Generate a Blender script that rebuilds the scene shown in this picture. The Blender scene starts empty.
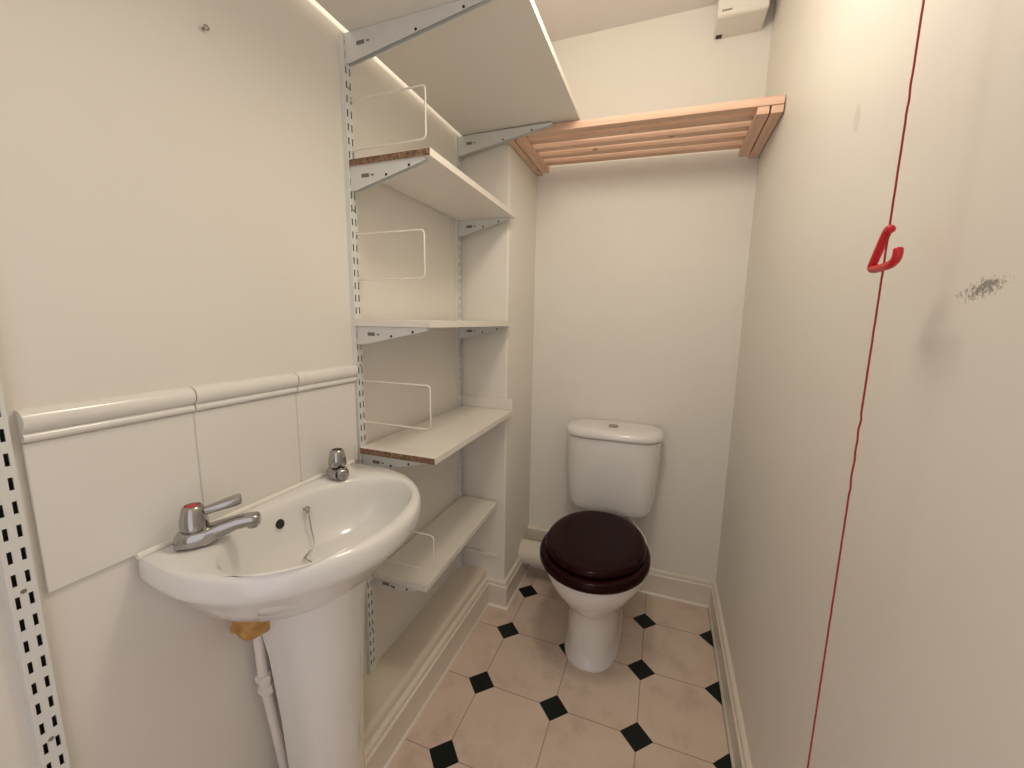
import bpy, bmesh, math, random
from math import pi, sin, cos, sqrt, radians
from mathutils import Vector, Matrix
random.seed(7)
SC = bpy.context.scene
COL = SC.collection

# ------------------------------------------------------------------ dimensions (metres)
LX, RX = -0.275, 0.790        # left and right walls
BY, FY = 0.718, -1.50         # back wall, doorway wall behind the viewer
PX, PY = -0.068, 0.382        # pier: right face x, front face y
CZ = 2.38                     # ceiling
PITCH = 0.255                 # floor tile pitch
LEDGE_X, LEDGE_Z = -0.152, 0.152

# ------------------------------------------------------------------ materials
def new_mat(name):
    m = bpy.data.materials.new(name); m.use_nodes = True
    nt = m.node_tree; b = nt.nodes['Principled BSDF']
    return m, nt, b

def noise(nt, scale, detail=4, rough=0.55, vec=None):
    n = nt.nodes.new('ShaderNodeTexNoise')
    n.inputs['Scale'].default_value = scale; n.inputs['Detail'].default_value = detail
    n.inputs['Roughness'].default_value = rough
    if vec is not None: nt.links.new(vec, n.inputs['Vector'])
    return n

def objco(nt):
    return nt.nodes.new('ShaderNodeTexCoord').outputs['Object']

def ramp(nt, fac, stops):
    r = nt.nodes.new('ShaderNodeValToRGB')
    e = r.color_ramp.elements
    while len(e) < len(stops): e.new(0.5)
    for el, (p, c) in zip(e, stops):
        el.position = p; el.color = (*c, 1) if len(c) == 3 else c
    nt.links.new(fac, r.inputs['Fac'])
    return r

def bump(nt, b, fac, strength, dist=0.002):
    bp = nt.nodes.new('ShaderNodeBump')
    bp.inputs['Strength'].default_value = strength; bp.inputs['Distance'].default_value = dist
    nt.links.new(fac, bp.inputs['Height']); nt.links.new(bp.outputs['Normal'], b.inputs['Normal'])

def paint(name, col, rough=0.5, var=0.03, bstr=0.08, scale=60, spec=0.5, coat=0.0):
    m, nt, b = new_mat(name)
    co = objco(nt)
    n = noise(nt, 3.0, 5, 0.6, co)
    lo = tuple(c * (1 - var) for c in col); hi = tuple(min(1, c * (1 + var)) for c in col)
    r = ramp(nt, n.outputs['Fac'], [(0.35, lo), (0.65, hi)])
    nt.links.new(r.outputs['Color'], b.inputs['Base Color'])
    b.inputs['Roughness'].default_value = rough
    b.inputs['Specular IOR Level'].default_value = spec
    b.inputs['Coat Weight'].default_value = coat
    b.inputs['Coat Roughness'].default_value = 0.05
    if bstr:
        n2 = noise(nt, scale, 3, 0.5, co); bump(nt, b, n2.outputs['Fac'], bstr, 0.001)
    return m

def math_n(nt, op, a, b=None, c=None):
    n = nt.nodes.new('ShaderNodeMath'); n.operation = op
    for i, v in enumerate((a, b, c)):
        if v is None: continue
        if isinstance(v, (int, float)): n.inputs[i].default_value = v
        else: nt.links.new(v, n.inputs[i])
    return n.outputs[0]

def mixc(nt, fac, a, b):
    n = nt.nodes.new('ShaderNodeMix'); n.data_type = 'RGBA'
    for idx, v in ((6, a), (7, b)):
        if isinstance(v, tuple): n.inputs[idx].default_value = (*v, 1)
        else: nt.links.new(v, n.inputs[idx])
    if isinstance(fac, (int, float)): n.inputs[0].default_value = fac
    else: nt.links.new(fac, n.inputs[0])
    return n.outputs[2]

WALL_C = (0.795, 0.762, 0.70)
M = {}
M['wall'] = paint('wall_paint', WALL_C, 0.55, 0.012, 0.05, 90, 0.3)
M['ceiling'] = paint('ceiling_paint', (0.76, 0.72, 0.69), 0.7, 0.015, 0.05, 70, 0.2)
M['trim'] = paint('gloss_cream_trim', (0.78, 0.715, 0.61), 0.22, 0.02, 0.03, 40)
M['ledge'] = paint('ledge_paint', (0.72, 0.64, 0.53), 0.45, 0.03, 0.05, 40, 0.35)
M['seal'] = paint('white_sealant', (0.90, 0.87, 0.80), 0.4, 0.02, 0)
M['ceramic'] = paint('white_ceramic', (0.82, 0.81, 0.785), 0.12, 0.005, 0, 10, 0.5, 0.6)
M['pan'] = paint('toilet_ceramic', (0.82, 0.80, 0.77), 0.14, 0.005, 0, 10, 0.5, 0.5)
M['tile'] = paint('glazed_tile', (0.80, 0.775, 0.73), 0.22, 0.015, 0.05, 14, 0.5, 0.2)
M['grout'] = paint('tile_grout', (0.66, 0.61, 0.54), 0.8, 0.05, 0.1, 200)
M['rail'] = paint('white_powder_coat', (0.74, 0.745, 0.72), 0.38, 0.01, 0.0)
M['bracket'] = paint('bracket_powder_coat', (0.70, 0.71, 0.69), 0.4, 0.01, 0.0)
M['slot'] = paint('slot_shade', (0.03, 0.03, 0.03), 0.8, 0.02, 0)
M['wire'] = paint('cream_coated_wire', (0.80, 0.76, 0.68), 0.35, 0.01, 0)
M['shelf'] = paint('white_melamine', (0.80, 0.765, 0.70), 0.35, 0.012, 0.02, 30)
M['darkprint'] = paint('dark_print', (0.16, 0.16, 0.155), 0.6, 0.05, 0)
M['plastic'] = paint('white_plastic', (0.78, 0.75, 0.68), 0.4, 0.01, 0)
M['pipe'] = paint('painted_pipe', (0.80, 0.75, 0.70), 0.4, 0.06, 0.15, 60)
M['soil'] = paint('soil_pipe_paint', (0.74, 0.67, 0.57), 0.4, 0.02, 0.02)
M['red'] = paint('red_plastic', (0.62, 0.012, 0.022), 0.28, 0.03, 0)
M['redcap'] = paint('red_cap', (0.45, 0.02, 0.02), 0.35, 0.03, 0)
M['blackhole'] = paint('dark_hole', (0.012, 0.012, 0.012), 0.6, 0.02, 0)
M['screwm'] = paint('steel_screw', (0.35, 0.32, 0.28), 0.35, 0.05, 0)
M['screwm'].node_tree.nodes['Principled BSDF'].inputs['Metallic'].default_value = 0.8

# cord: twisted red string
m, nt, b = new_mat('red_cord'); co = objco(nt)
wv = nt.nodes.new('ShaderNodeTexWave'); wv.inputs['Scale'].default_value = 180; wv.bands_direction = 'Z'
nt.links.new(co, wv.inputs['Vector'])
r = ramp(nt, wv.outputs['Fac'], [(0.0, (0.27, 0.016, 0.012)), (1.0, (0.40, 0.028, 0.02))])
nt.links.new(r.outputs['Color'], b.inputs['Base Color']); b.inputs['Roughness'].default_value = 0.7
M['cord'] = m

# chrome
m, nt, b = new_mat('chrome'); b.inputs['Metallic'].default_value = 1.0
b.inputs['Base Color'].default_value = (0.42, 0.41, 0.40, 1)
n = noise(nt, 25, 3, 0.5, objco(nt))
r = ramp(nt, n.outputs['Fac'], [(0.3, (0.10,) * 3), (0.7, (0.22,) * 3)])
nt.links.new(r.outputs['Color'], b.inputs['Roughness'])
M['chrome'] = m

# dark mahogany toilet seat
m, nt, b = new_mat('mahogany_lacquer'); co = objco(nt)
mp = nt.nodes.new('ShaderNodeMapping'); mp.inputs['Scale'].default_value = (40, 3, 40); nt.links.new(co, mp.inputs['Vector'])
n = noise(nt, 2.0, 5, 0.6, mp.outputs['Vector'])
r = ramp(nt, n.outputs['Fac'], [(0.3, (0.013, 0.0018, 0.0022)), (0.75, (0.021, 0.0030, 0.0036))])
nt.links.new(r.outputs['Color'], b.inputs['Base Color'])
b.inputs['Roughness'].default_value = 0.20; b.inputs['Specular IOR Level'].default_value = 0.07; b.inputs['Coat Weight'].default_value = 0.06; b.inputs['Coat Roughness'].default_value = 0.08
M['seat'] = m

# pine
def pine(name, axis):
    m, nt, b = new_mat(name); co = objco(nt)
    mp = nt.nodes.new('ShaderNodeMapping')
    mp.inputs['Scale'].default_value = (3, 60, 60) if axis == 'x' else (60, 3, 60)
    nt.links.new(co, mp.inputs['Vector'])
    n = noise(nt, 1.2, 5, 0.55, mp.outputs['Vector'])
    r = ramp(nt, n.outputs['Fac'], [(0.25, (0.60, 0.37, 0.25)), (0.55, (0.74, 0.50, 0.37)), (0.8, (0.79, 0.56, 0.42))])
    v = nt.nodes.new('ShaderNodeTexVoronoi'); v.inputs['Scale'].default_value = 9
    mp2 = nt.nodes.new('ShaderNodeMapping'); mp2.inputs['Scale'].default_value = (0.7, 1.6, 1.6) if axis == 'x' else (1.6, 0.7, 1.6)
    nt.links.new(co, mp2.inputs['Vector']); nt.links.new(mp2.outputs['Vector'], v.inputs['Vector'])
    kn = ramp(nt, v.outputs['Distance'], [(0.05, (1, 1, 1)), (0.10, (0, 0, 0))])
    c = mixc(nt, math_n(nt, 'MULTIPLY', kn.outputs['Color'], 0.75), r.outputs['Color'], (0.16, 0.07, 0.04))
    nt.links.new(c, b.inputs['Base Color']); b.inputs['Roughness'].default_value = 0.55
    bump(nt, b, n.outputs['Fac'], 0.1, 0.001)
    return m
M['pine_x'] = pine('pine_along', 'x'); M['pine_y'] = pine('pine_across', 'y')

# raw chipboard edge
m, nt, b = new_mat('chipboard_edge'); co = objco(nt)
v = nt.nodes.new('ShaderNodeTexVoronoi'); v.inputs['Scale'].default_value = 260; nt.links.new(co, v.inputs['Vector'])
n = noise(nt, 120, 4, 0.6, co)
r = ramp(nt, n.outputs['Fac'], [(0.3, (0.13, 0.075, 0.04)), (0.55, (0.30, 0.185, 0.11)), (0.75, (0.46, 0.32, 0.21))])
c = mixc(nt, 0.35, r.outputs['Color'], v.outputs['Color'])
hs = nt.nodes.new('ShaderNodeHueSaturation'); hs.inputs['Saturation'].default_value = 0.0
nt.links.new(v.outputs['Color'], hs.inputs['Color'])
mu = nt.nodes.new('ShaderNodeMix'); mu.data_type = 'RGBA'; mu.blend_type = 'MULTIPLY'; mu.inputs[0].default_value = 0.5
nt.links.new(r.outputs['Color'], mu.inputs[6]); nt.links.new(hs.outputs['Color'], mu.inputs[7])
nt.links.new(mu.outputs[2], b.inputs['Base Color']); b.inputs['Roughness'].default_value = 0.85
bump(nt, b, n.outputs['Fac'], 0.5, 0.001)
M['chip'] = m

# expanding foam
m, nt, b = new_mat('orange_foam'); co = objco(nt); n = noise(nt, 70, 5, 0.6, co)
r = ramp(nt, n.outputs['Fac'], [(0.3, (0.40, 0.20, 0.055)), (0.7, (0.62, 0.36, 0.12))])
nt.links.new(r.outputs['Color'], b.inputs['Base Color']); b.inputs['Roughness'].default_value = 0.75
bump(nt, b, n.outputs['Fac'], 0.6, 0.003)
M['foam'] = m

# floor: cream octagons with black corner diamonds and fine joints
m, nt, b = new_mat('octagon_vinyl')
co = objco(nt)
sx = nt.nodes.new('ShaderNodeSeparateXYZ'); nt.links.new(co, sx.inputs[0])
def cell(s):
    a = math_n(nt, 'DIVIDE', s, PITCH); a = math_n(nt, 'ADD', a, 100.5)
    a = math_n(nt, 'FRACT', a); a = math_n(nt, 'SUBTRACT', a, 0.5)
    return math_n(nt, 'ABSOLUTE', a)
u, w = cell(sx.outputs[0]), cell(sx.outputs[1])
dia = math_n(nt, 'LESS_THAN', math_n(nt, 'ADD', u, w), 0.190)
joint = math_n(nt, 'LESS_THAN', math_n(nt, 'MINIMUM', u, w), 0.0065)
n1 = noise(nt, 7, 6, 0.62, co); n2 = noise(nt, 55, 4, 0.6, co)
tile = ramp(nt, n1.outputs['Fac'], [(0.30, (0.58, 0.455, 0.365)), (0.48, (0.71, 0.575, 0.475)), (0.72, (0.75, 0.625, 0.525))])
spot = ramp(nt, n2.outputs['Fac'], [(0.28, (0.86, 0.84, 0.82)), (0.36, (1, 1, 1))])
mu = nt.nodes.new('ShaderNodeMix'); mu.data_type = 'RGBA'; mu.blend_type = 'MULTIPLY'; mu.inputs[0].default_value = 0.7
nt.links.new(tile.outputs['Color'], mu.inputs[6]); nt.links.new(spot.outputs['Color'], mu.inputs[7])
c = mixc(nt, joint, mu.outputs[2], (0.40, 0.30, 0.235))
c = mixc(nt, dia, c, (0.010, 0.014, 0.012))
nt.links.new(c, b.inputs['Base Color'])
b.inputs['Roughness'].default_value = 0.36; b.inputs['Specular IOR Level'].default_value = 0.2
bump(nt, b, n2.outputs['Fac'], 0.06, 0.001)
M['floor'] = m

# right wall: same paint with a scuffed smudge and a faint patch
m, nt, b = new_mat('wall_paint_scuffed'); co = objco(nt)
n = noise(nt, 3, 5, 0.6, co)
base = ramp(nt, n.outputs['Fac'], [(0.35, tuple(c * .988 for c in WALL_C)), (0.65, tuple(c * 1.012 for c in WALL_C))])
sp = nt.nodes.new('ShaderNodeSeparateXYZ'); nt.links.new(co, sp.inputs[0])
def blob(cy, cz, ry, rz, shear=0.0):
    dy = math_n(nt, 'SUBTRACT', sp.outputs[1], cy); dz = math_n(nt, 'SUBTRACT', sp.outputs[2], cz)
    dz = math_n(nt, 'SUBTRACT', dz, math_n(nt, 'MULTIPLY', dy, shear))
    a = math_n(nt, 'POWER', math_n(nt, 'ABSOLUTE', math_n(nt, 'DIVIDE', dy, ry)), 2.0)
    c2 = math_n(nt, 'POWER', math_n(nt, 'ABSOLUTE', math_n(nt, 'DIVIDE', dz, rz)), 2.0)
    return math_n(nt, 'SUBTRACT', 1.0, math_n(nt, 'ADD', a, c2))
mp = nt.nodes.new('ShaderNodeMapping'); mp.inputs['Scale'].default_value = (1, 1, 1); nt.links.new(co, mp.inputs['Vector'])
ns = noise(nt, 210, 4, 0.75, mp.outputs['Vector'])
bl = math_n(nt, 'MAXIMUM', blob(-0.579, 1.2635, 0.044, 0.0125, -0.14), 0.0)
core = math_n(nt, 'MAXIMUM', blob(-0.589, 1.265, 0.020, 0.0085, -0.14), 0.0)
val = math_n(nt, 'ADD', math_n(nt, 'MULTIPLY', bl, 0.22), math_n(nt, 'MULTIPLY', core, 0.07))
val = math_n(nt, 'SUBTRACT', math_n(nt, 'ADD', val, ns.outputs['Fac']), 0.62)
sm = math_n(nt, 'MINIMUM', math_n(nt, 'MAXIMUM', math_n(nt, 'MULTIPLY', val, 4.5), 0.0), 0.72)
sm = math_n(nt, 'MULTIPLY', sm, math_n(nt, 'MINIMUM', math_n(nt, 'MULTIPLY', bl, 3.0), 1.0))
pt = math_n(nt, 'MULTIPLY', math_n(nt, 'GREATER_THAN', blob(-0.201, 1.577, 0.013, 0.022, 0.4), 0.0), 0.22)
c = mixc(nt, sm, base.outputs['Color'], (0.05, 0.05, 0.048))
c = mixc(nt, pt, c, (0.35, 0.34, 0.31))
nt.links.new(c, b.inputs['Base Color']); b.inputs['Roughness'].default_value = 0.42; b.inputs['Specular IOR Level'].default_value = 0.35
n2 = noise(nt, 70, 3, 0.5, co); bump(nt, b, n2.outputs['Fac'], 0.06, 0.001)
M['wall_scuff'] = m

# ------------------------------------------------------------------ mesh helpers
class MB:
    def __init__(s): s.bm = bmesh.new()
    def box(s, x0, x1, y0, y1, z0, z1, mi=0):
        v = [s.bm.verts.new((x, y, z)) for x in (x0, x1) for y in (y0, y1) for z in (z0, z1)]
        for f in ((0, 1, 3, 2), (4, 6, 7, 5), (0, 4, 5, 1), (2, 3, 7, 6), (0, 2, 6, 4), (1, 5, 7, 3)):
            s.bm.faces.new([v[i] for i in f]).material_index = mi
        return s
    def prism(s, pts, axis, a0, a1, mi=0):
        """pts: 2D outline; axis: extrusion axis ('x': pts=(y,z), 'y': pts=(x,z), 'z': pts=(x,y))."""
        def P(p, a):
            return {'x': (a, p[0], p[1]), 'y': (p[0], a, p[1]), 'z': (p[0], p[1], a)}[axis]
        A = [s.bm.verts.new(P(p, a0)) for p in pts]; B = [s.bm.verts.new(P(p, a1)) for p in pts]
        n = len(pts)
        fs = [s.bm.faces.new(A[::-1]), s.bm.faces.new(B)]
        for i in range(n): fs.append(s.bm.faces.new([A[i], A[(i + 1) % n], B[(i + 1) % n], B[i]]))
        for f in fs: f.material_index = mi
        return s
    def loft(s, rings, cap0=True, cap1=True, closed=True):
        R = [[s.bm.verts.new(p) for p in r] for r in rings]
        n = len(R[0])
        for a, b2 in zip(R, R[1:]):
            for i in range(n if closed else n - 1):
                s.bm.faces.new([a[i], a[(i + 1) % n], b2[(i + 1) % n], b2[i]])
        if cap0: s.bm.faces.new(R[0][::-1])
        if cap1: s.bm.faces.new(R[-1])
        return s
    def tube(s, pts, rad, n=10, caps=True):
        pts = [Vector(p) for p in pts]; rr = rad if isinstance(rad, (list, tuple)) else [rad] * len(pts)
        rings = []; prev = None
        for i, p in enumerate(pts):
            t = (pts[min(i + 1, len(pts) - 1)] - pts[max(i - 1, 0)]).normalized()
            if prev is None:
                a = Vector((0, 0, 1)) if abs(t.z) < 0.9 else Vector((1, 0, 0))
                u = t.cross(a).normalized()
            else:
                u = (prev - t * prev.dot(t)).normalized()
            prev = u; w = t.cross(u)
            rings.append([p + (u * cos(2 * pi * k / n) + w * sin(2 * pi * k / n)) * rr[i] for k in range(n)])
        return s.loft(rings, caps, caps)
    def lathe(s, prof, c, n=24, axis='z'):
        rings = []
        for r, h in prof:
            r = max(r, 1e-5); ring = []
            for k in range(n):
                a = 2 * pi * k / n
                d = {'z': (r * cos(a), r * sin(a), h), 'x': (h, r * cos(a), r * sin(a)), 'y': (r * sin(a), h, r * cos(a))}[axis]
                ring.append(Vector(c) + Vector(d))
            rings.append(ring)
        return s.loft(rings)
    def build(s, name, mats, parent=None, bevel=0.0, seg=2, sharp=35, xf=None, sub=0):
        bm = s.bm
        if xf is not None: bmesh.ops.transform(bm, matrix=xf, verts=bm.verts)
        bmesh.ops.recalc_face_normals(bm, faces=bm.faces)
        for f in bm.faces: f.smooth = True
        if not bevel and not sub:
            lim = radians(sharp)
            for e in bm.edges:
                if len(e.link_faces) == 2 and e.calc_face_angle(0) > lim: e.smooth = False
        me = bpy.data.meshes.new(name); bm.to_mesh(me); bm.free()
        for mm in (mats if isinstance(mats, (list, tuple)) else [mats]): me.materials.append(mm)
        o = bpy.data.objects.new(name, me); COL.objects.link(o)
        if bevel:
            md = o.modifiers.new('bevel', 'BEVEL'); md.width = bevel; md.segments = seg
            md.limit_method = 'ANGLE'; md.angle_limit = radians(40); md.harden_normals = True
        if sub:
            md = o.modifiers.new('sub', 'SUBSURF'); md.levels = sub; md.render_levels = sub
        if parent: put(o, parent)
        return o

def put(o, parent):
    o.parent = parent
    o.matrix_parent_inverse = Matrix.Translation(parent.location).inverted() if parent.parent is None else Matrix.Identity(4)

def thing(name, label, cat, loc, group=None):
    o = bpy.data.objects.new(name, None); COL.objects.link(o)
    o.empty_display_size = 0.05; o.location = loc
    return tag(o, label, cat, group)

def tag(o, label, cat, group=None):
    o['label'] = label; o['category'] = cat
    if group: o['group'] = group
    return o

def struct(o): o['kind'] = 'structure'; return o

def copy_thing(src, delta, label):
    """copy of a thing with copies of its parts and sub-parts, moved by delta"""
    def rec(o, par):
        c = o.copy(); COL.objects.link(c)
        if par: c.parent = par; c.matrix_parent_inverse = o.matrix_parent_inverse.copy()
        for ch in o.children: rec(ch, c)
        return c
    c = rec(src, None); c.location = Vector(src.location) + Vector(delta); c['label'] = label
    return c

def arc(c, r, a0, a1, n):
    return [(c[0] + r * cos(a0 + (a1 - a0) * i / n), c[1] + r * sin(a0 + (a1 - a0) * i / n)) for i in range(n + 1)]

# ------------------------------------------------------------------ room shell
T = 0.06
struct(MB().box(LX - T, RX + T, FY - T, BY + T, -0.05, 0.0).build('floor', M['floor']))
struct(MB().box(LX - T, RX + T, FY - T, BY + T, CZ, CZ + 0.05).build('ceiling', M['ceiling']))
struct(MB().box(LX - T, LX, FY, BY, 0, CZ).build('wall_left', M['wall']))
struct(MB().box(RX, RX + T, FY, BY, 0, CZ).build('wall_right', M['wall_scuff']))
struct(MB().box(LX - T, RX + T, BY, BY + T, 0, CZ).build('wall_back', M['wall']))
w = MB().box(LX - T, 0.0, FY - T, FY, 0, CZ).box(0.76, RX + T, FY - T, FY, 0, CZ).box(0.0, 0.76, FY - T, FY, 2.03, CZ)
struct(w.build('wall_front', M['wall']))
# pier closing the alcove beside the shelves
pm = MB(); ro = 0.008
pts = [(LX, BY), (LX, PY), (PX - ro, PY)] + arc((PX - ro, PY + ro), ro, -pi / 2, 0, 5) + [(PX, BY)]
pm.prism(pts, 'z', 0, CZ); struct(pm.build('wall_pier', M['wall']))
# low boxed ledge under the shelves, rounded front edge
lr = 0.016
pts = [(LX, 0), (LX, LEDGE_Z)] + [(x, z) for x, z in arc((LEDGE_X - lr, LEDGE_Z - lr), lr, pi / 2, 0, 6)] + [(LEDGE_X, 0)]
struct(MB().prism(pts, 'y', FY, PY).build('wall_ledge', M['ledge']))

# skirting: profile offset d from the wall face, height z
SK = [(0, 0), (0.017, 0), (0.017, 0.088), (0.0185, 0.094), (0.0165, 0.098), (0.013, 0.100), (0.0125, 0.104), (0.0135, 0.112),
      (0.0115, 0.118), (0.007, 0.121), (0, 0.121)]
SEAL = [(0.016, 0), (0.0235, 0), (0.0225, 0.0035), (0.0182, 0.008), (0.016, 0.008)]
def skirt(name, path, closed_ends=True):
    """path: list of (x, y, nx, ny): foot points on the wall face with the mitre direction of the profile"""
    def run(prof):
        mb = MB(); mb.loft([[(x + nx * d, y + ny * d, z) for d, z in prof] for x, y, nx, ny in path]); return mb
    o = struct(run(SK).build(name, M['trim'], sharp=25))
    s2 = run(SEAL).build('sealant_strip', M['seal'], sharp=60); s2.parent = o
    return o
skirt('baseboard_left', [(LEDGE_X, FY, 1, 0), (LEDGE_X, PY, 1, -1)])
skirt('baseboard_pier', [(LEDGE_X, PY, 1, -1), (PX, PY, 1, -1), (PX, BY, 1, -1)])
skirt('baseboard_back', [(PX, BY, 1, -1), (RX, BY, -1, -1)])
skirt('baseboard_right', [(RX, BY, -1, -1), (RX, FY, -1, 0)])
# taller capped board behind the pan, left of it
mb = MB().prism([(BY, 0.122), (BY - 0.020, 0.122), (BY - 0.020, 0.196), (BY - 0.026, 0.199), (BY - 0.027, 0.208), (BY - 0.022, 0.214), (BY, 0.216)], 'x', PX, 0.20)
struct(mb.build('trim_1', M['trim'], sharp=25))

# ------------------------------------------------------------------ splashback
TX = LX + 0.0065
sb = thing('splashback', 'cream glazed tile splashback with moulded top border behind the basin', 'splashback', (LX, -0.545, 0.848))
ys = [-0.855, -0.647, -0.431, -0.2405]
for i in range(3):
    y0, y1 = ys[i] + (0 if i == 0 else 0.0012), ys[i + 1] - (0.0012 if i < 2 else 0)
    MB().box(LX, TX, y0, y1, 0.838 if i else 0.8425, 1.0565).build('tile', M['tile'], sb, bevel=0.0015, seg=2)
    prof = [(LX, 1.058), (TX, 1.058), (TX + .0045, 1.0592), (TX + .0072, 1.0625), (TX + .0072, 1.0665), (TX + .0045, 1.0698), (TX + .002, 1.0712),
            (TX + .004, 1.0728), (TX + .0080, 1.0752), (TX + .0112, 1.080), (TX + .0125, 1.0865), (TX + .0112, 1.093), (TX + .0075, 1.0985),
            (TX + .001, 1.1015), (LX, 1.1025)]
    MB().prism(prof, 'y', y0, y1).build('border_tile', M['tile'], sb, sharp=40)
MB().box(LX, TX - 0.0015, ys[0] + .004, ys[3] - .002, 0.850, 1.075).build('grout', M['grout'], sb)

# ------------------------------------------------------------------ wash basin
BC = -0.512                                   # basin centre line (y)
bas = thing('wash_basin', 'white ceramic wash basin on a pedestal below the tiled splashback', 'basin', (LX, BC, LEDGE_Z))
N = 96
TH = [2 * pi * k / N for k in range(N)]
WB = TX + 0.0005                              # back of the basin against the tiles
def sgnpow(v, e): return math.copysign(abs(v) ** e, v)
def outer(s, z, zf=None, ox=-0.18, ax=0.240, ay=0.25, bx=WB):
    # D shaped outline, shrunk towards its back edge by s; zf: height at the very front
    r = []
    for t in TH:
        c, q = cos(t), sin(t)
        x = ox + (ax * c if c > 0 else 0.16 * c)
        if c <= 0: q = math.copysign(abs(q) ** 0.12, q) * (1.0 + 0.02 * c)
        zz = z if zf is None else z + (zf - z) * max(0.0, c) ** 1.3
        r.append((max(bx, bx + (x - bx) * s), BC + ay * q * (0.35 + 0.65 * s if s < 1 else s), zz))
    return r
IX, IAX, IAY = -0.096, 0.128, 0.203
IC = BC - 0.010
def inner(sx_, sy_, z, dx=0.0, e=0.94):
    return [(IX + dx + IAX * sx_ * sgnpow(cos(t), e), IC + IAY * sy_ * sgnpow(sin(t), e), z) for t in TH]
rings = [outer(0.28, 0.684, 0.664), outer(0.50, 0.696, 0.668), outer(0.65, 0.722, 0.682), outer(0.76, 0.752, 0.710), outer(0.85, 0.771, 0.742), outer(0.92, 0.783, 0.768),
         outer(0.965, 0.791, 0.784), outer(0.988, 0.797, 0.793), outer(0.998, 0.805, 0.803), outer(1.0, 0.820), outer(0.996, 0.829), outer(0.985, 0.8355), outer(0.968, 0.8385)]
rings += [inner(1.035, 1.03, 0.8385), inner(1.01, 1.012, 0.8365), inner(0.99, 0.995, 0.831), inner(0.972, 0.98, 0.820), inner(0.92, 0.955, 0.795, -0.004),
          inner(0.84, 0.91, 0.763, -0.009), inner(0.72, 0.82, 0.735, -0.012), inner(0.55, 0.66, 0.718, -0.012), inner(0.36, 0.42, 0.709, -0.012), inner(0.17, 0.10, 0.705, -0.012)]
basin = MB().loft(rings).build('basin', M['ceramic'], bas, sharp=50)
# pedestal
PC = BC + 0.011
def ped(hw, xf, z, xb=-0.236):
    r = []; n = 28
    for k in range(n + 1):
        a = -pi / 2 + pi * k / n
        r.append((xb + (xf - xb) * (0.38 + 0.62 * sgnpow(cos(a), 0.85)) if 0 < k < n else xb + (xf - xb) * 0.38, PC + hw * sgnpow(sin(a), 0.9), z))
    r += [(xb, PC + hw * 0.97, z), (xb, PC - hw * 0.97, z)]
    return r
MB().loft([ped(0.074, -0.088, LEDGE_Z, -.204), ped(0.073, -0.088, 0.165, -.204), ped(0.072, -0.086, 0.25, -.205), ped(0.077, -0.081, 0.38, -.210), ped(0.084, -0.073, 0.52, -.220),
           ped(0.092, -0.066, 0.62), ped(0.097, -0.054, 0.672), ped(0.099, -0.050, 0.690)]).build('pedestal', M['ceramic'], bas, sharp=50)
# overflow hole: dark recessed disc with pale rim on the back slope of the bowl
def on_back(y, z):
    # point of the inner back wall at height z
    t = [(0.831, .99, .995, 0), (0.820, .972, .98, 0), (0.795, .92, .955, -.004), (0.763, .84, .91, -.009), (0.735, .72, .82, -.012)]
    for (za, sa, ya, da), (zb, sb_, yb, db) in zip(t, t[1:]):
        if zb <= z <= za:
            f = (za - z) / (za - zb); sxx = sa + (sb_ - sa) * f; syy = ya + (yb - ya) * f; d = da + (db - da) * f
            q = abs((y - IC) / (IAY * syy)); tt = q ** (1 / .94); cc = sqrt(max(0, 1 - tt * tt)) ** .94
            return Vector((IX + d - IAX * sxx * cc, y, z))
nrm = Vector((1, 0, 0.28)).normalized()
def disc_along(p, n_, prof, seg=20):
    q = n_.to_track_quat('Z', 'Y').to_matrix().to_4x4()
    return MB().lathe(prof, (0, 0, 0), seg), Matrix.Translation(p) @ q
hp = on_back(-0.537, 0.800)
mb, xf = disc_along(hp, nrm, [(0.0125, -0.004), (0.0125, 0.0012), (0.0105, 0.0018), (0.0100, 0.0008)])
ov = mb.build('overflow', M['ceramic'], bas, xf=xf)
mb, xf = disc_along(hp, nrm, [(0.0098, -0.003), (0.0098, 0.0022)])
h = mb.build('overflow_hole', M['blackhole'], None, xf=xf); h.parent = ov; h.matrix_parent_inverse = ov.matrix_world.inverted()
# plug stay and chain
sp0 = on_back(-0.476, 0.806)
st = MB(); st.tube([sp0 - nrm * .004, sp0 + nrm * .010], 0.0032, 10); st.lathe([(0, -.0055), (.0035, -.0045), (.0056, 0), (.0035, .0045), (0, .0055)], sp0 + nrm * .011, 14)
st.tube([sp0 + nrm * .011, sp0 + nrm * .012 - Vector((0, 0, .010))], 0.0036, 10)
sto = st.build('plug_stay', M['chrome'], bas)
c0 = sp0 + nrm * .012
ch = [c0, c0 + Vector((.003, -.001, -.02)), c0 + Vector((.009, -.003, -.045)), c0 + Vector((.017, -.006, -.062)), c0 + Vector((.025, -.012, -.071)), c0 + Vector((.028, -.024, -.078)), c0 + Vector((.030, -.045, -.085)), c0 + Vector((.07, -.046, -.093))]
cm = MB(); cm.tube(ch, 0.0014, 8)
P = ch
acc = []
for a_, b_ in zip(P, P[1:]):
    k = max(1, int((b_ - a_).length / 0.0048))
    acc += [a_ + (b_ - a_) * i / k for i in range(k)]
for q in acc: cm.lathe([(0, -.0021), (.0021, 0), (0, .0021)], q, 6)
cm.build('plug_chain', M['chrome'], bas, sharp=180)
MB().lathe([(.030, 0), (.030, .004), (.024, .008), (.018, .009), (.008, .009), (.007, .014), (0, .014)], (IX - .012, BC, 0.7045), 24).build('plug', M['blackhole'], bas)
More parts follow.
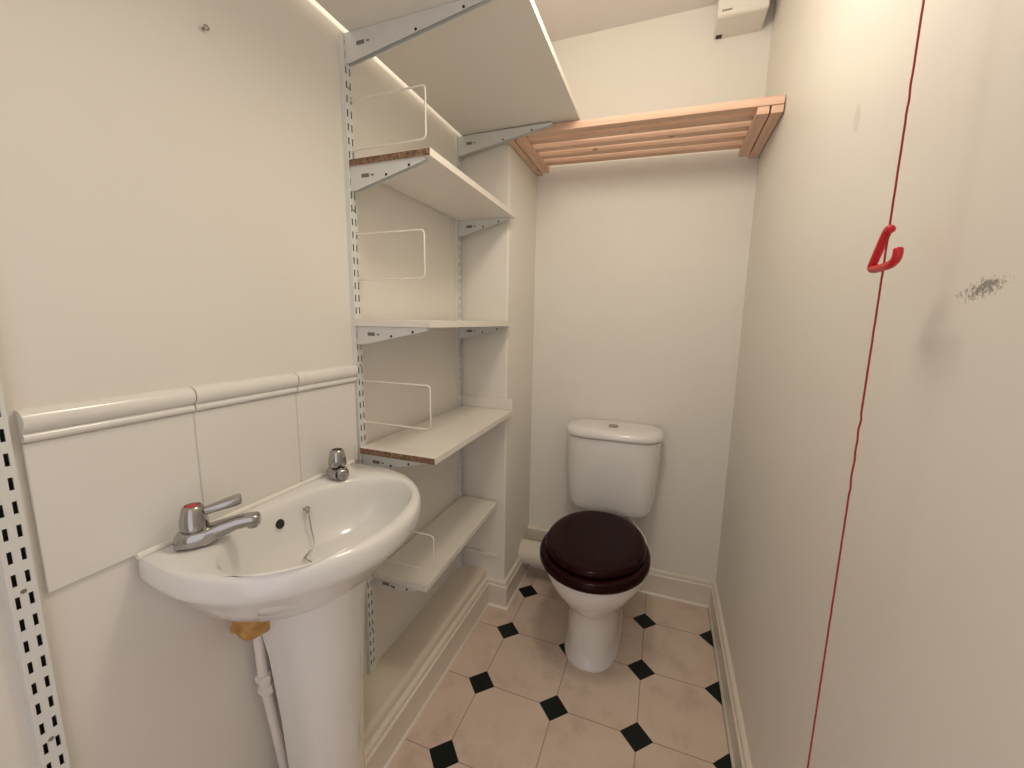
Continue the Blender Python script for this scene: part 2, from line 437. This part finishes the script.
# taps
def tap(px, py, spout, sz, lever=None, lever_z=0.0, top_mat='redcap'):
    z0 = 0.8375
    t = MB()
    # oblong base running into the body and spout
    d = Vector((spout[0], spout[1], 0)).normalized(); n_ = Vector((-d.y, d.x, 0))
    Ls = Vector((spout[0], spout[1], 0)).length
    if Ls > .07:
        secs = [(-0.026, 0.016, 0.000, 0.026), (-0.021, 0.022, 0.000, 0.031), (0.0, 0.0245, 0.000, 0.033), (0.020, 0.0205, 0.002, 0.034), (0.036, 0.0160, 0.010, 0.038), (0.062, 0.0135, 0.020, 0.043)]
    else:
        secs = [(-0.024, 0.016, 0.000, 0.022), (-0.020, 0.021, 0.000, 0.027), (0.0, 0.0235, 0.000, 0.030), (0.018, 0.019, 0.001, 0.030), (0.030, .016, .004, .030)]
    secs += [(Ls - 0.012, 0.0125, sz - .012, sz + .010), (Ls - .003, 0.0122, sz - .013, sz + .009), (Ls, 0.0100, sz - .011, sz + .005)]
    rg = []
    for s_, hw, za, zb in secs:
        ring = []
        for k in range(20):
            a = 2 * pi * k / 20
            ring.append(Vector((px, py, z0)) + d * s_ + n_ * (hw * sgnpow(cos(a), .75)) + Vector((0, 0, (za + zb) / 2 + (zb - za) / 2 * sgnpow(sin(a), .6))))
        rg.append(ring)
    t.loft(rg)
    body = t.build('tap', M['chrome'], bas, sharp=55)
    def sub(mb, nm, mt, **k):
        o = mb.build(nm, mt, None, **k); o.parent = body; return o
    # bell shaped head
    prof = [(.0165, .030), (.0200, .033), (.0208, .038), (.0200, .048), (.0172, .062), (.0150, .070), (.0125, .0725), (.0115, .073), (.0110, .071), (.004, .071)]
    body_head = sub(MB().lathe(prof, (px, py, z0), 28), 'tap_head', M['chrome'])
    sub(MB().lathe([(.0098, .0705), (.0098, .0722), (.0070, .0730), (0, .0732)], (px, py, z0), 24), 'cap', M[top_mat])
    if lever:
        e = Vector((lever[0], lever[1], lever_z)); f = Vector((px, py, z0 + .056))
        dd = Vector((lever[0], lever[1], 0)).normalized(); nn = Vector((-dd.y, dd.x, 0)); rr = []
        for q, hw, hh in ((.10, .0075, .0075), (.35, .0072, .0070), (.6, .0095, .0080), (.85, .0115, .0092), (.97, .0112, .0088), (1.0, .0095, .0062)):
            c_ = f + e * q
            rr.append([c_ + nn * (hw * sgnpow(cos(2 * pi * k / 16), .7)) + Vector((0, 0, hh * sgnpow(sin(2 * pi * k / 16), .7))) for k in range(16)])
        sub(MB().loft(rr), 'lever', M['chrome'])
    # aerator under the spout tip
    tip = Vector((px, py, z0)) + d * (Ls - .012)
    sub(MB().lathe([(.0085, sz - .0155), (.0085, sz - .006), (.006, sz - .006)], tip, 16), 'spout_outlet', M['chrome'])
    return body
tap(-0.220, -0.694, (0.070, 0.066), 0.034, lever=(0.038, 0.058), lever_z=0.012)
tap(-0.222, -0.366, (0.034, -0.018), 0.022, top_mat='blackhole')  # cap missing here: black disc paints the shade in the open hole
# sealant bead where basin meets the tiles
MB().tube([(TX + .0056, BC - .244, 0.8420), (TX + .0056, BC + .244, 0.8420)], 0.0054, 10).build('sealant_bead', M['seal'], bas)

# ------------------------------------------------------------------ pipe and foam below the basin
pp = thing('water_pipe', 'white painted water pipe with compression fitting behind the basin pedestal', 'pipe', (-0.236, -0.585, LEDGE_Z))
pth = [(-.243, -0.585, .632), (-.243, -0.585, .56), (-.243, -0.582, .48), (-.243, -0.574, .40), (-.243, -0.563, .31), (-.243, -0.553, .22), (-.243, -0.548, LEDGE_Z)]
MB().tube(pth, 0.0105, 14).build('pipe', M['pipe'], pp, sharp=60)
fm = MB(); q0 = Vector((-.243, -.5785, .455)); dn = (Vector(pth[3]) - Vector(pth[2])).normalized()
q = dn.to_track_quat('Z', 'Y').to_matrix().to_4x4()
fm.lathe([(.011, -.024), (.0165, -.022), (.0175, -.014), (.0165, -.006), (.013, -.004), (.013, .004), (.0165, .006), (.0175, .016), (.0165, .024), (.012, .027)], (0, 0, 0), 6)
fm.build('fitting', M['pipe'], pp, xf=Matrix.Translation(q0) @ q, bevel=.001)
fo = MB(); ico = bmesh.ops.create_icosphere(fo.bm, subdivisions=4, radius=1.0)
for v in fo.bm.verts:
    d = v.co.copy(); k = 1 + .12 * sin(5 * d.x + 2) * cos(4 * d.y) + .10 * sin(7 * d.z + 3 * d.y)
    v.co = Vector((-.232 + d.x * .036 * k, -.588 + d.y * .048 * k, .626 + d.z * .040 * k))
tag(fo.build('foam_lump', M['foam'], sharp=180), 'orange lump of expanding foam stuck under the basin beside the pedestal', 'foam')

# ------------------------------------------------------------------ slotted uprights
RW, RD = 0.026, 0.0135
def upright(yc, z0, z1, label, off=1.0745, screws=()):
    root = thing('slotted_upright', label, 'shelf upright', (LX, yc, z0), 'slotted shelf uprights on the left wall')
    xf_ = LX + RD; mb = MB()
    # returns (sides) of the channel
    mb.box(LX, xf_ - .0012, yc - RW / 2, yc - RW / 2 + .0014, z0, z1); mb.box(LX, xf_ - .0012, yc + RW / 2 - .0014, yc + RW / 2, z0, z1)
    # front web with real slots: 5 vertical strips, the two slotted ones broken into bars
    sw, cx_ = 0.0046, 0.0062
    e = [-RW / 2, -cx_ - sw / 2, -cx_ + sw / 2, cx_ - sw / 2, cx_ + sw / 2, RW / 2]
    for i in (0, 2, 4): mb.box(xf_ - .0013, xf_, yc + e[i], yc + e[i + 1], z0, z1)
    k0 = math.ceil((z0 - off) / .032 + .3); k1 = math.floor((z1 - off) / .032 - .3)
    cuts = [off + .032 * k for k in range(k0, k1 + 1)]
    za = z0
    for c_ in cuts + [None]:
        zb = z1 if c_ is None else c_ - .0085
        for i in (1, 3): mb.box(xf_ - .0013, xf_, yc + e[i], yc + e[i + 1], za, zb)
        if c_ is not None: za = c_ + .0085
    mb.build('channel', M['rail'], root, sharp=30)
    MB().box(LX + .0002, LX + .0012, yc - RW / 2 + .0016, yc + RW / 2 - .0016, z0 + .002, z1 - .002).build('slot_shade_sheet', M['slot'], root)  # near-black sheet added behind the slots, paints the shade inside the channel
    for zs in screws:
        MB().lathe([(.0031, 0), (.0030, .0006), (.0015, .0008), (0, .0008)], (xf_, yc, zs), 14, 'x').build('screw', M['screwm'], root)
    return root
upright(-0.879, LEDGE_Z, 1.90, 'slotted white upright rail nearest the viewer, left of the splashback', 1.0745, (0.864, 0.636, 1.10, 1.80))
upright(-0.226, LEDGE_Z, 1.90, 'slotted white upright rail between the basin and the shelf alcove', 1.087, (1.10, 1.50, 1.785, .30))
upright(0.352, LEDGE_Z, 1.90, 'slotted white upright rail at the far end of the shelves beside the pier', 1.087, (1.10, 1.6, .30))

# ------------------------------------------------------------------ shelves, brackets, wires
XS = LX + RD                                   # front of the uprights
def bracket(yc, zt, ln, h0, label):
    root = thing('shelf_bracket', label, 'shelf bracket', (XS, yc, zt), 'tapered brackets under the shelves')
    x0 = XS; hw = 0.0065
    pts = [(x0, zt), (x0 + ln, zt), (x0 + ln, zt - .007), (x0 + .016, zt - h0), (x0, zt - h0)]
    mb = MB()
    for s_ in (-1, 1): mb.prism(pts, 'y', yc + s_ * hw - .0008, yc + s_ * hw + .0008)
    mb.box(x0, x0 + ln, yc - hw, yc + hw, zt - .0016, zt)
    mb.build('arm', M['bracket'], root, sharp=30)
    MB().box(x0 + .035, x0 + .058, yc - hw - .0012, yc - hw - .0007, zt - h0 * .50, zt - h0 * .50 + .009).build('maker_mark', M['darkprint'], root)
    MB().box(x0 + .064, x0 + .072, yc - hw - .0012, yc - hw - .0007, zt - h0 * .46, zt - h0 * .46 + .004).build('maker_mark', M['darkprint'], root)
    for s_ in (.50, .80):
        zz = zt - (.007 + (h0 - .007) * (1 - s_)) + .004
        MB().lathe([(.0032, 0), (.0032, -.0012), (0, -.0014)], (x0 + ln * s_, yc - hw - .0006, zz), 12, 'y').build('screw_hole', M['blackhole'], root)
    return root
def shelf(x1a, x1b, y0, y1, zt, th, label, mats, x0=None, name_grp='white shelf boards on the left wall'):
    """board from the wall to x1 (x1a at the near end, x1b at the far end); top at zt"""
    x0 = x0 if x0 is not None else XS + .001
    root = thing('shelf_board', label, 'shelf', (x0, (y0 + y1) / 2, zt - th), name_grp)
    MB().prism([(x0, y0 + .0012), (x1a, y0 + .0012), (x1b, y1), (x0, y1)], 'z', zt - th, zt).build('board', M['shelf'], root, bevel=.0008, seg=1)
    MB().box(x0 + .0004, x1a - .0012, y0, y0 + .0014, zt - th + .0012, zt - .0012).build('end_edge', mats, root)
    return root
MY, FYR = -0.226, 0.352
# deep top shelf
shelf(0.190, 0.190, -0.90, 0.372, 1.920, 0.018, 'wide deep white shelf at the very top, under the ceiling', M['shelf'], x0=LX + .027)
bracket(MY, 1.9015, 0.40, 0.066, 'long tapered white bracket below near part of the deep top shelf')
bracket(FYR, 1.8985, 0.36, 0.066, 'long tapered white bracket below far end of the deep top shelf, by the pine rack')
# narrow shelves
shelf(-0.028, -0.039, -0.236, 0.378, 1.619, 0.018, 'white shelf with rough chipboard end, second from the top', M['chip'])
bracket(MY, 1.6005, 0.218, 0.056, 'white bracket at the near end of the second shelf from the top')
bracket(FYR, 1.6005, 0.208, 0.056, 'white bracket at the far end of the second shelf from the top')
shelf(-0.030, -0.046, -0.242, 0.378, 1.224, 0.018, 'white middle shelf seen edge on at eye level, third from the top', M['shelf'])
bracket(MY, 1.2055, 0.218, 0.048, 'white bracket at the near end of the middle shelf')
bracket(FYR, 1.2055, 0.205, 0.052, 'white bracket at the far end of the middle shelf')
shelf(-0.022, -0.038, -0.244, 0.378, 0.874, 0.018, 'white shelf with chipboard end just above the basin, second from bottom', M['chip'])
bracket(MY, 0.8555, 0.190, 0.050, 'white bracket half hidden below the near end of the second shelf from bottom')
bracket(FYR, 0.8555, 0.180, 0.050, 'white bracket at the far end of the second shelf from bottom')
shelf(-0.076, -0.098, -0.212, 0.372, 0.478, 0.018, 'narrow lowest shelf behind the basin, just above the ledge', M['shelf'])
bracket(MY + .022, 0.4595, 0.150, 0.024, 'white bracket at the near end of the narrow lowest shelf')
bracket(FYR, 0.4595, 0.140, 0.045, 'white bracket at the far end of the narrow lowest shelf')
# upright batten resting on the far end of the shelf above the basin
tag(MB().box(LX + .012, -0.040, PY - .012, PY - .0005, 0.8745, 0.917).build('upstand_board', M['shelf'], bevel=.001),
    'short white upstand board against the pier, on the shelf above the basin', 'board')
bt = thing('wall_batten', 'small cream batten screwed to the pier below the lowest shelf', 'batten', (-.18, PY, .222))
MB().box(-.250, -.100, PY - .012, PY, .222, .238).build('strip', M['wall'], bt, bevel=.003)
MB().lathe([(.004, -.0125), (.0035, -.0138), (0, -.0142)], (-.112, PY, .231), 12, 'y').build('screw', M['plastic'], bt)

def wire(yc, zl, zh, x1, label):
    root = thing('shelf_end_wire', label, 'wire bookend', (XS, yc, zl), 'wire shelf ends on the middle upright')
    r = .010; pts = [(LX + .004, zh), ] + [(x1 - r, zh)] + arc((x1 - r, zh - r), r, pi / 2, 0, 6)[1:] + [(x1, zl + r)] + arc((x1 - r, zl + r), r, 0, -pi / 2, 6)[1:] + [(LX + .004, zl)]
    MB().tube([(x, yc, z) for x, z in pts], .0022, 10).build('bent_wire', M['wire'], root, sharp=80)
    for z in (zl, zh):
        MB().tube([(XS - .002, yc, z), (XS + .009, yc, z)], .0034, 10).build('ferrule', M['wire'], root)
    return root
wire(-.220, 1.645, 1.760, -.048, 'bent wire shelf end on upright between the top two shelves')
wire(-.220, 1.327, 1.442, -.057, 'bent wire shelf end on upright above the middle shelf')
wire(-.220, .942, 1.058, -.047, 'bent wire shelf end on upright just above the chipboard ended shelf by the basin')
wire(-.214, .533, .640, -.048, 'bent wire shelf end over the lowest shelf, behind basin rim')

# ------------------------------------------------------------------ pine slatted rack
rk = thing('slatted_rack', 'pine slatted rack across the back wall above the toilet', 'rack', (PX, BY, 1.858))
MB().box(PX + .002, RX - .004, .358, .394, 1.8795, 1.903).build('front_rail', M['pine_x'], rk, bevel=.002)
for y in (.416, .490, .564, .638):
    MB().box(-.026, .748, y, y + .034, 1.8795, 1.900).build('slat', M['pine_x'], rk, bevel=.002)
for x0, x1 in ((-.036, -.004), (.718, .750)):
    MB().box(x0, x1, .360, .690, 1.8575, 1.879).build('crossbar', M['pine_y'], rk, bevel=.002)
for x0, x1 in ((PX + .0012, -.041), (.755, RX - .004)):
    MB().box(x0, x1, .3605, BY - .0005, 1.8575, 1.879).build('wall_cleat', M['pine_y'], rk, bevel=.002)
rk.rotation_euler.y = radians(1.5)            # it hangs slightly lower at the right

# ------------------------------------------------------------------ heater box
ht = thing('fan_heater', 'white plastic fan heater box high in the back right corner', 'heater', (0.682, BY, 2.262))
hb = MB().prism([(BY, 2.262), (.600, 2.262), (.594, 2.268), (.594, 2.366), (.600, 2.372), (BY, 2.372)], 'x', .603, .757)
hb.build('casing', M['plastic'], ht, bevel=.003)
MB().box(.609, .751, .604, .690, 2.2608, 2.2625).build('outlet_grille', M['plastic'], ht, bevel=.0008)
MB().box(.609, .629, .692, .711, 2.2600, 2.2622).build('switch', M['blackhole'], ht, bevel=.0008)
x = .617
for wd in (.006, .004, .0055, .005, .005, .0055):
    MB().box(x, x + wd - .0012, .5932, .5942, 2.2755, 2.2805).build('maker_mark', M['darkprint'], ht); x += wd
MB().lathe([(.0028, 0), (.0028, -.001), (0, -.0012)], (.676, .594, 2.305), 12, 'y').build('screw_hole', M['screwm'], ht)

# ------------------------------------------------------------------ toilet
TXC = 0.323; TCC = 0.331      # pan and cistern centre lines
tl = thing('toilet', 'white close coupled toilet with dark mahogany seat and lid', 'toilet', (TXC, 0.45, 0))
NT = 64; TT = [2 * pi * k / NT for k in range(NT)]
def egg(hw, y0, y1, z, ef=1.0, eb=0.7, wy=.45, cx=TXC):
    """closed plan outline: front (y0) round, back (y1) squarer; widest at fraction wy"""
    ym = y0 + (y1 - y0) * wy; r = []
    for t in TT:
        c, s_ = cos(t), sin(t); e = ef if s_ < 0 else eb
        yy = ym + (ym - y0) * sgnpow(s_, e) if s_ < 0 else ym + (y1 - ym) * sgnpow(s_, e)
        r.append((cx + hw * sgnpow(c, e), yy, z))
    return r
pan = MB().loft([egg(.104, .176, .60, 0.0, .8, .5), egg(.104, .176, .60, .008, .8, .5), egg(.098, .185, .60, .016, .8, .5), egg(.095, .190, .60, .06, .82, .5),
                 egg(.094, .191, .60, .14, .85, .5), egg(.096, .188, .60, .19, .9, .5), egg(.110, .166, .61, .222, .95, .55), egg(.140, .126, .62, .260, 1, .6),
                 egg(.168, .090, .635, .305, 1, .8), egg(.184, .068, .65, .345, 1, .9), egg(.190, .060, .66, .375, 1, 1.0), egg(.189, .060, .66, .386, 1, 1.0),
                 egg(.183, .066, .655, .392, 1, 1.0), egg(.130, .120, .50, .392, 1, .9), egg(.122, .130, .49, .384, 1, .9), egg(.09, .18, .45, .28, 1, 1), egg(.05, .24, .38, .2, 1, 1)])
pan.build('pan', M['pan'], tl, sharp=50)
# cistern
def cis(hw, yf, z, yb=BY - .004, e=.42):
    r = []; ym = yb - .075
    n = 40
    for k in range(n + 1):
        t = pi + pi * k / n
        r.append((TCC + hw * sgnpow(cos(t), e), ym + (ym - yf) * sgnpow(sin(t), .78), z))
    for sx_ in (1, -1):
        cr = arc((0, 0), 1.0, 0, pi / 2, 6)
        q = [(TCC + sx_ * (hw - .05 + .05 * a), yb - .045 + .045 * b_, z) for a, b_ in cr]
        r += q if sx_ > 0 else q[::-1]
    return r
MB().loft([cis(.135, .575, .416), cis(.156, .556, .421), cis(.169, .545, .432), cis(.177, .538, .452), cis(.184, .533, .51), cis(.190, .528, .60), cis(.194, .525, .70), cis(.195, .524, .748)]).build('cistern', M['pan'], tl, sharp=50)
lidm = MB().loft([cis(.195, .524, .7485, e=.5), cis(.202, .516, .752, e=.5), cis(.204, .513, .760, e=.5), cis(.203, .514, .770, e=.5), cis(.198, .519, .779, e=.5), cis(.186, .530, .786, e=.55), cis(.155, .556, .789, e=.6), cis(.06, .62, .790, e=.7)])
cl = lidm.build('cistern_lid', M['pan'], tl, sharp=55)
fb = MB().lathe([(.021, -.002), (.021, .004), (.019, .0058), (.0165, .0058), (.016, .0045), (0, .005)], (TCC, .612, .7895), 28).build('flush_button', M['chrome'], None)
fb.parent = cl
# seat ring and lid
def ring_solid(o0, o1, i0, i1, name, mat):
    return MB().loft(o0 + o1 + i1 + i0)
S0, S1 = .042, .512
so = lambda k, z: egg(.193 - k, S0 + k, S1 - k, z, 1, .95, .47)
si = lambda k, z: egg(.115 + k, S0 + .075 - k, S1 - .10 + k, z, 1, 1, .47)
sm_ = MB(); rg = [so(.004, .394), so(.0, .400), so(.0, .414), so(.003, .422), so(.010, .426), si(.006, .426), si(.0, .417), si(.0, .400), si(.004, .394), so(.004, .394)]
sm_.loft(rg, False, False); bmesh.ops.remove_doubles(sm_.bm, verts=sm_.bm.verts, dist=1e-6)
sm_.build('seat', M['seat'], tl, sharp=60)
L0, L1 = .068, .512
lo_ = lambda k, z: egg(.177 - k, L0 + k, L1 - k * .5, z, 1, .95, .47)
MB().loft([lo_(.006, .4275), lo_(.001, .431), lo_(.0, .438), lo_(.002, .445), lo_(.007, .4495), lo_(.016, .4518), lo_(.05, .4522), lo_(.12, .4523)]).build('lid', M['seat'], tl, sharp=60)
for s_ in (-1, 1):
    hg = MB().lathe([(.011, .392), (.011, .400), (.007, .402), (.007, .425), (0, .427)], (TXC + s_ * .075, .512, 0), 16)
    hg.lathe([(.008, -.022), (.008, .022)], (TXC + s_ * .075, .514, .420), 14, 'x')
    hg.build('hinge', M['chrome'], tl)

# soil pipe leaving the pan to the left into the pier
spp = thing('soil_pipe', 'thick cream soil pipe running from the pier to behind the toilet', 'pipe', (0.0, .612, .076))
MB().tube([(PX + .0005, .612, .131), (.10, .612, .131), (.232, .612, .131)], .055, 40).build('pipe', M['soil'], spp)
MB().lathe([(.055, .0), (.061, .0), (.061, .034), (.055, .036)], (.13, .612, .131), 40, 'x').build('socket_collar', M['soil'], spp)

# ------------------------------------------------------------------ red pull cord
CX, CY = 0.740, -0.506
cd = thing('pull_cord', 'red pull cord hanging from ceiling with a red plastic hook, before right wall', 'pull cord', (CX, CY, CZ))
cpts = []
z = CZ
while z > 0.10:
    k = .6 if 1.02 < z < 1.12 else (.3 if 1.45 < z < 1.52 else .10)
    cpts.append((CX + .0006 * k * sin(z * 210), CY + k * (.0011 * sin(z * 140) + .0008 * sin(z * 263 + 1)), z)); z -= .006
MB().tube(cpts, .00115, 8).build('cord', M['cord'], cd, sharp=180)
hk = MB()
# flattened hook: long arm down and away, foot back towards the viewer with an upturned tip
hp_ = [(CY - .006, 1.3345), (CY - .001, 1.3375), (CY + .004, 1.335), (CY + .016, 1.318), (CY + .0265, 1.3035), (CY + .0300, 1.2985), (CY + .0285, 1.2955), (CY + .020, 1.2945), (CY + .002, 1.2945), (CY - .016, 1.2950), (CY - .0255, 1.2985), (CY - .0290, 1.3050), (CY - .0275, 1.3120)]
def smooth_path(P, it=2):
    for _ in range(it):
        Q = [P[0]]
        for a, b in zip(P, P[1:]):
            Q += [tuple(.75 * i + .25 * j for i, j in zip(a, b)), tuple(.25 * i + .75 * j for i, j in zip(a, b))]
        P = Q + [P[-1]]
    return P
hp_ = smooth_path(hp_)
nh = len(hp_)
hk.tube([(CX, y, z) for y, z in hp_], [.0046 * (.35 if i in (0, nh - 1) else .75 if i in (1, nh - 2) else .95 if i in (2, nh - 3) else 1) for i in range(nh)], 14)
hk.build('hook', M['red'], cd, sharp=70)

# screw left in the left wall
tag(MB().lathe([(.0022, 0), (.0022, .008), (.0048, .009), (.0045, .0105), (.002, .0115), (0, .0115)], (LX, -.564, 1.716), 14, 'x').build('wall_screw', M['screwm']),
    'small steel screw left in the bare upper left wall', 'screw')

# ------------------------------------------------------------------ light
def light(name, kind, loc, energy, col, **k):
    ld = bpy.data.lights.new(name, kind); ld.energy = energy; ld.color = col
    for a, v in k.items(): setattr(ld, a, v)
    o = bpy.data.objects.new(name, ld); COL.objects.link(o); o.location = loc
    return o
light('ceiling_lamp', 'POINT', (0.37, -0.34, 2.05), 13.5, (1.0, 0.90, 0.745), shadow_soft_size=0.10)
wld = bpy.data.worlds.new('world'); SC.world = wld; wld.use_nodes = True
bg = wld.node_tree.nodes['Background']; bg.inputs['Color'].default_value = (1.0, 0.93, 0.96, 1); bg.inputs['Strength'].default_value = 1.05

# ------------------------------------------------------------------ camera
cam = bpy.data.cameras.new('camera'); co_ = bpy.data.objects.new('camera', cam); COL.objects.link(co_)
cam.sensor_width = 36.0; cam.lens = 406.424 / 1024 * 36; cam.clip_start = 0.02
Rm = ((0.936769, 0.349615, 0.015306), (0.068024, -0.139014, -0.987951), (-0.343274, 0.926523, -0.154006))
rot = Matrix(((Rm[0][0], -Rm[1][0], -Rm[2][0]), (Rm[0][1], -Rm[1][1], -Rm[2][1]), (Rm[0][2], -Rm[1][2], -Rm[2][2])))
co_.matrix_world = Matrix.Translation((0.50745, -1.11242, 1.22662)) @ rot.to_4x4()
SC.camera = co_
SC.view_settings.view_transform = 'Standard'; SC.view_settings.look = 'None'
SC.view_settings.exposure = 0.0; SC.view_settings.gamma = 1.0; SC.view_settings.use_curve_mapping = False
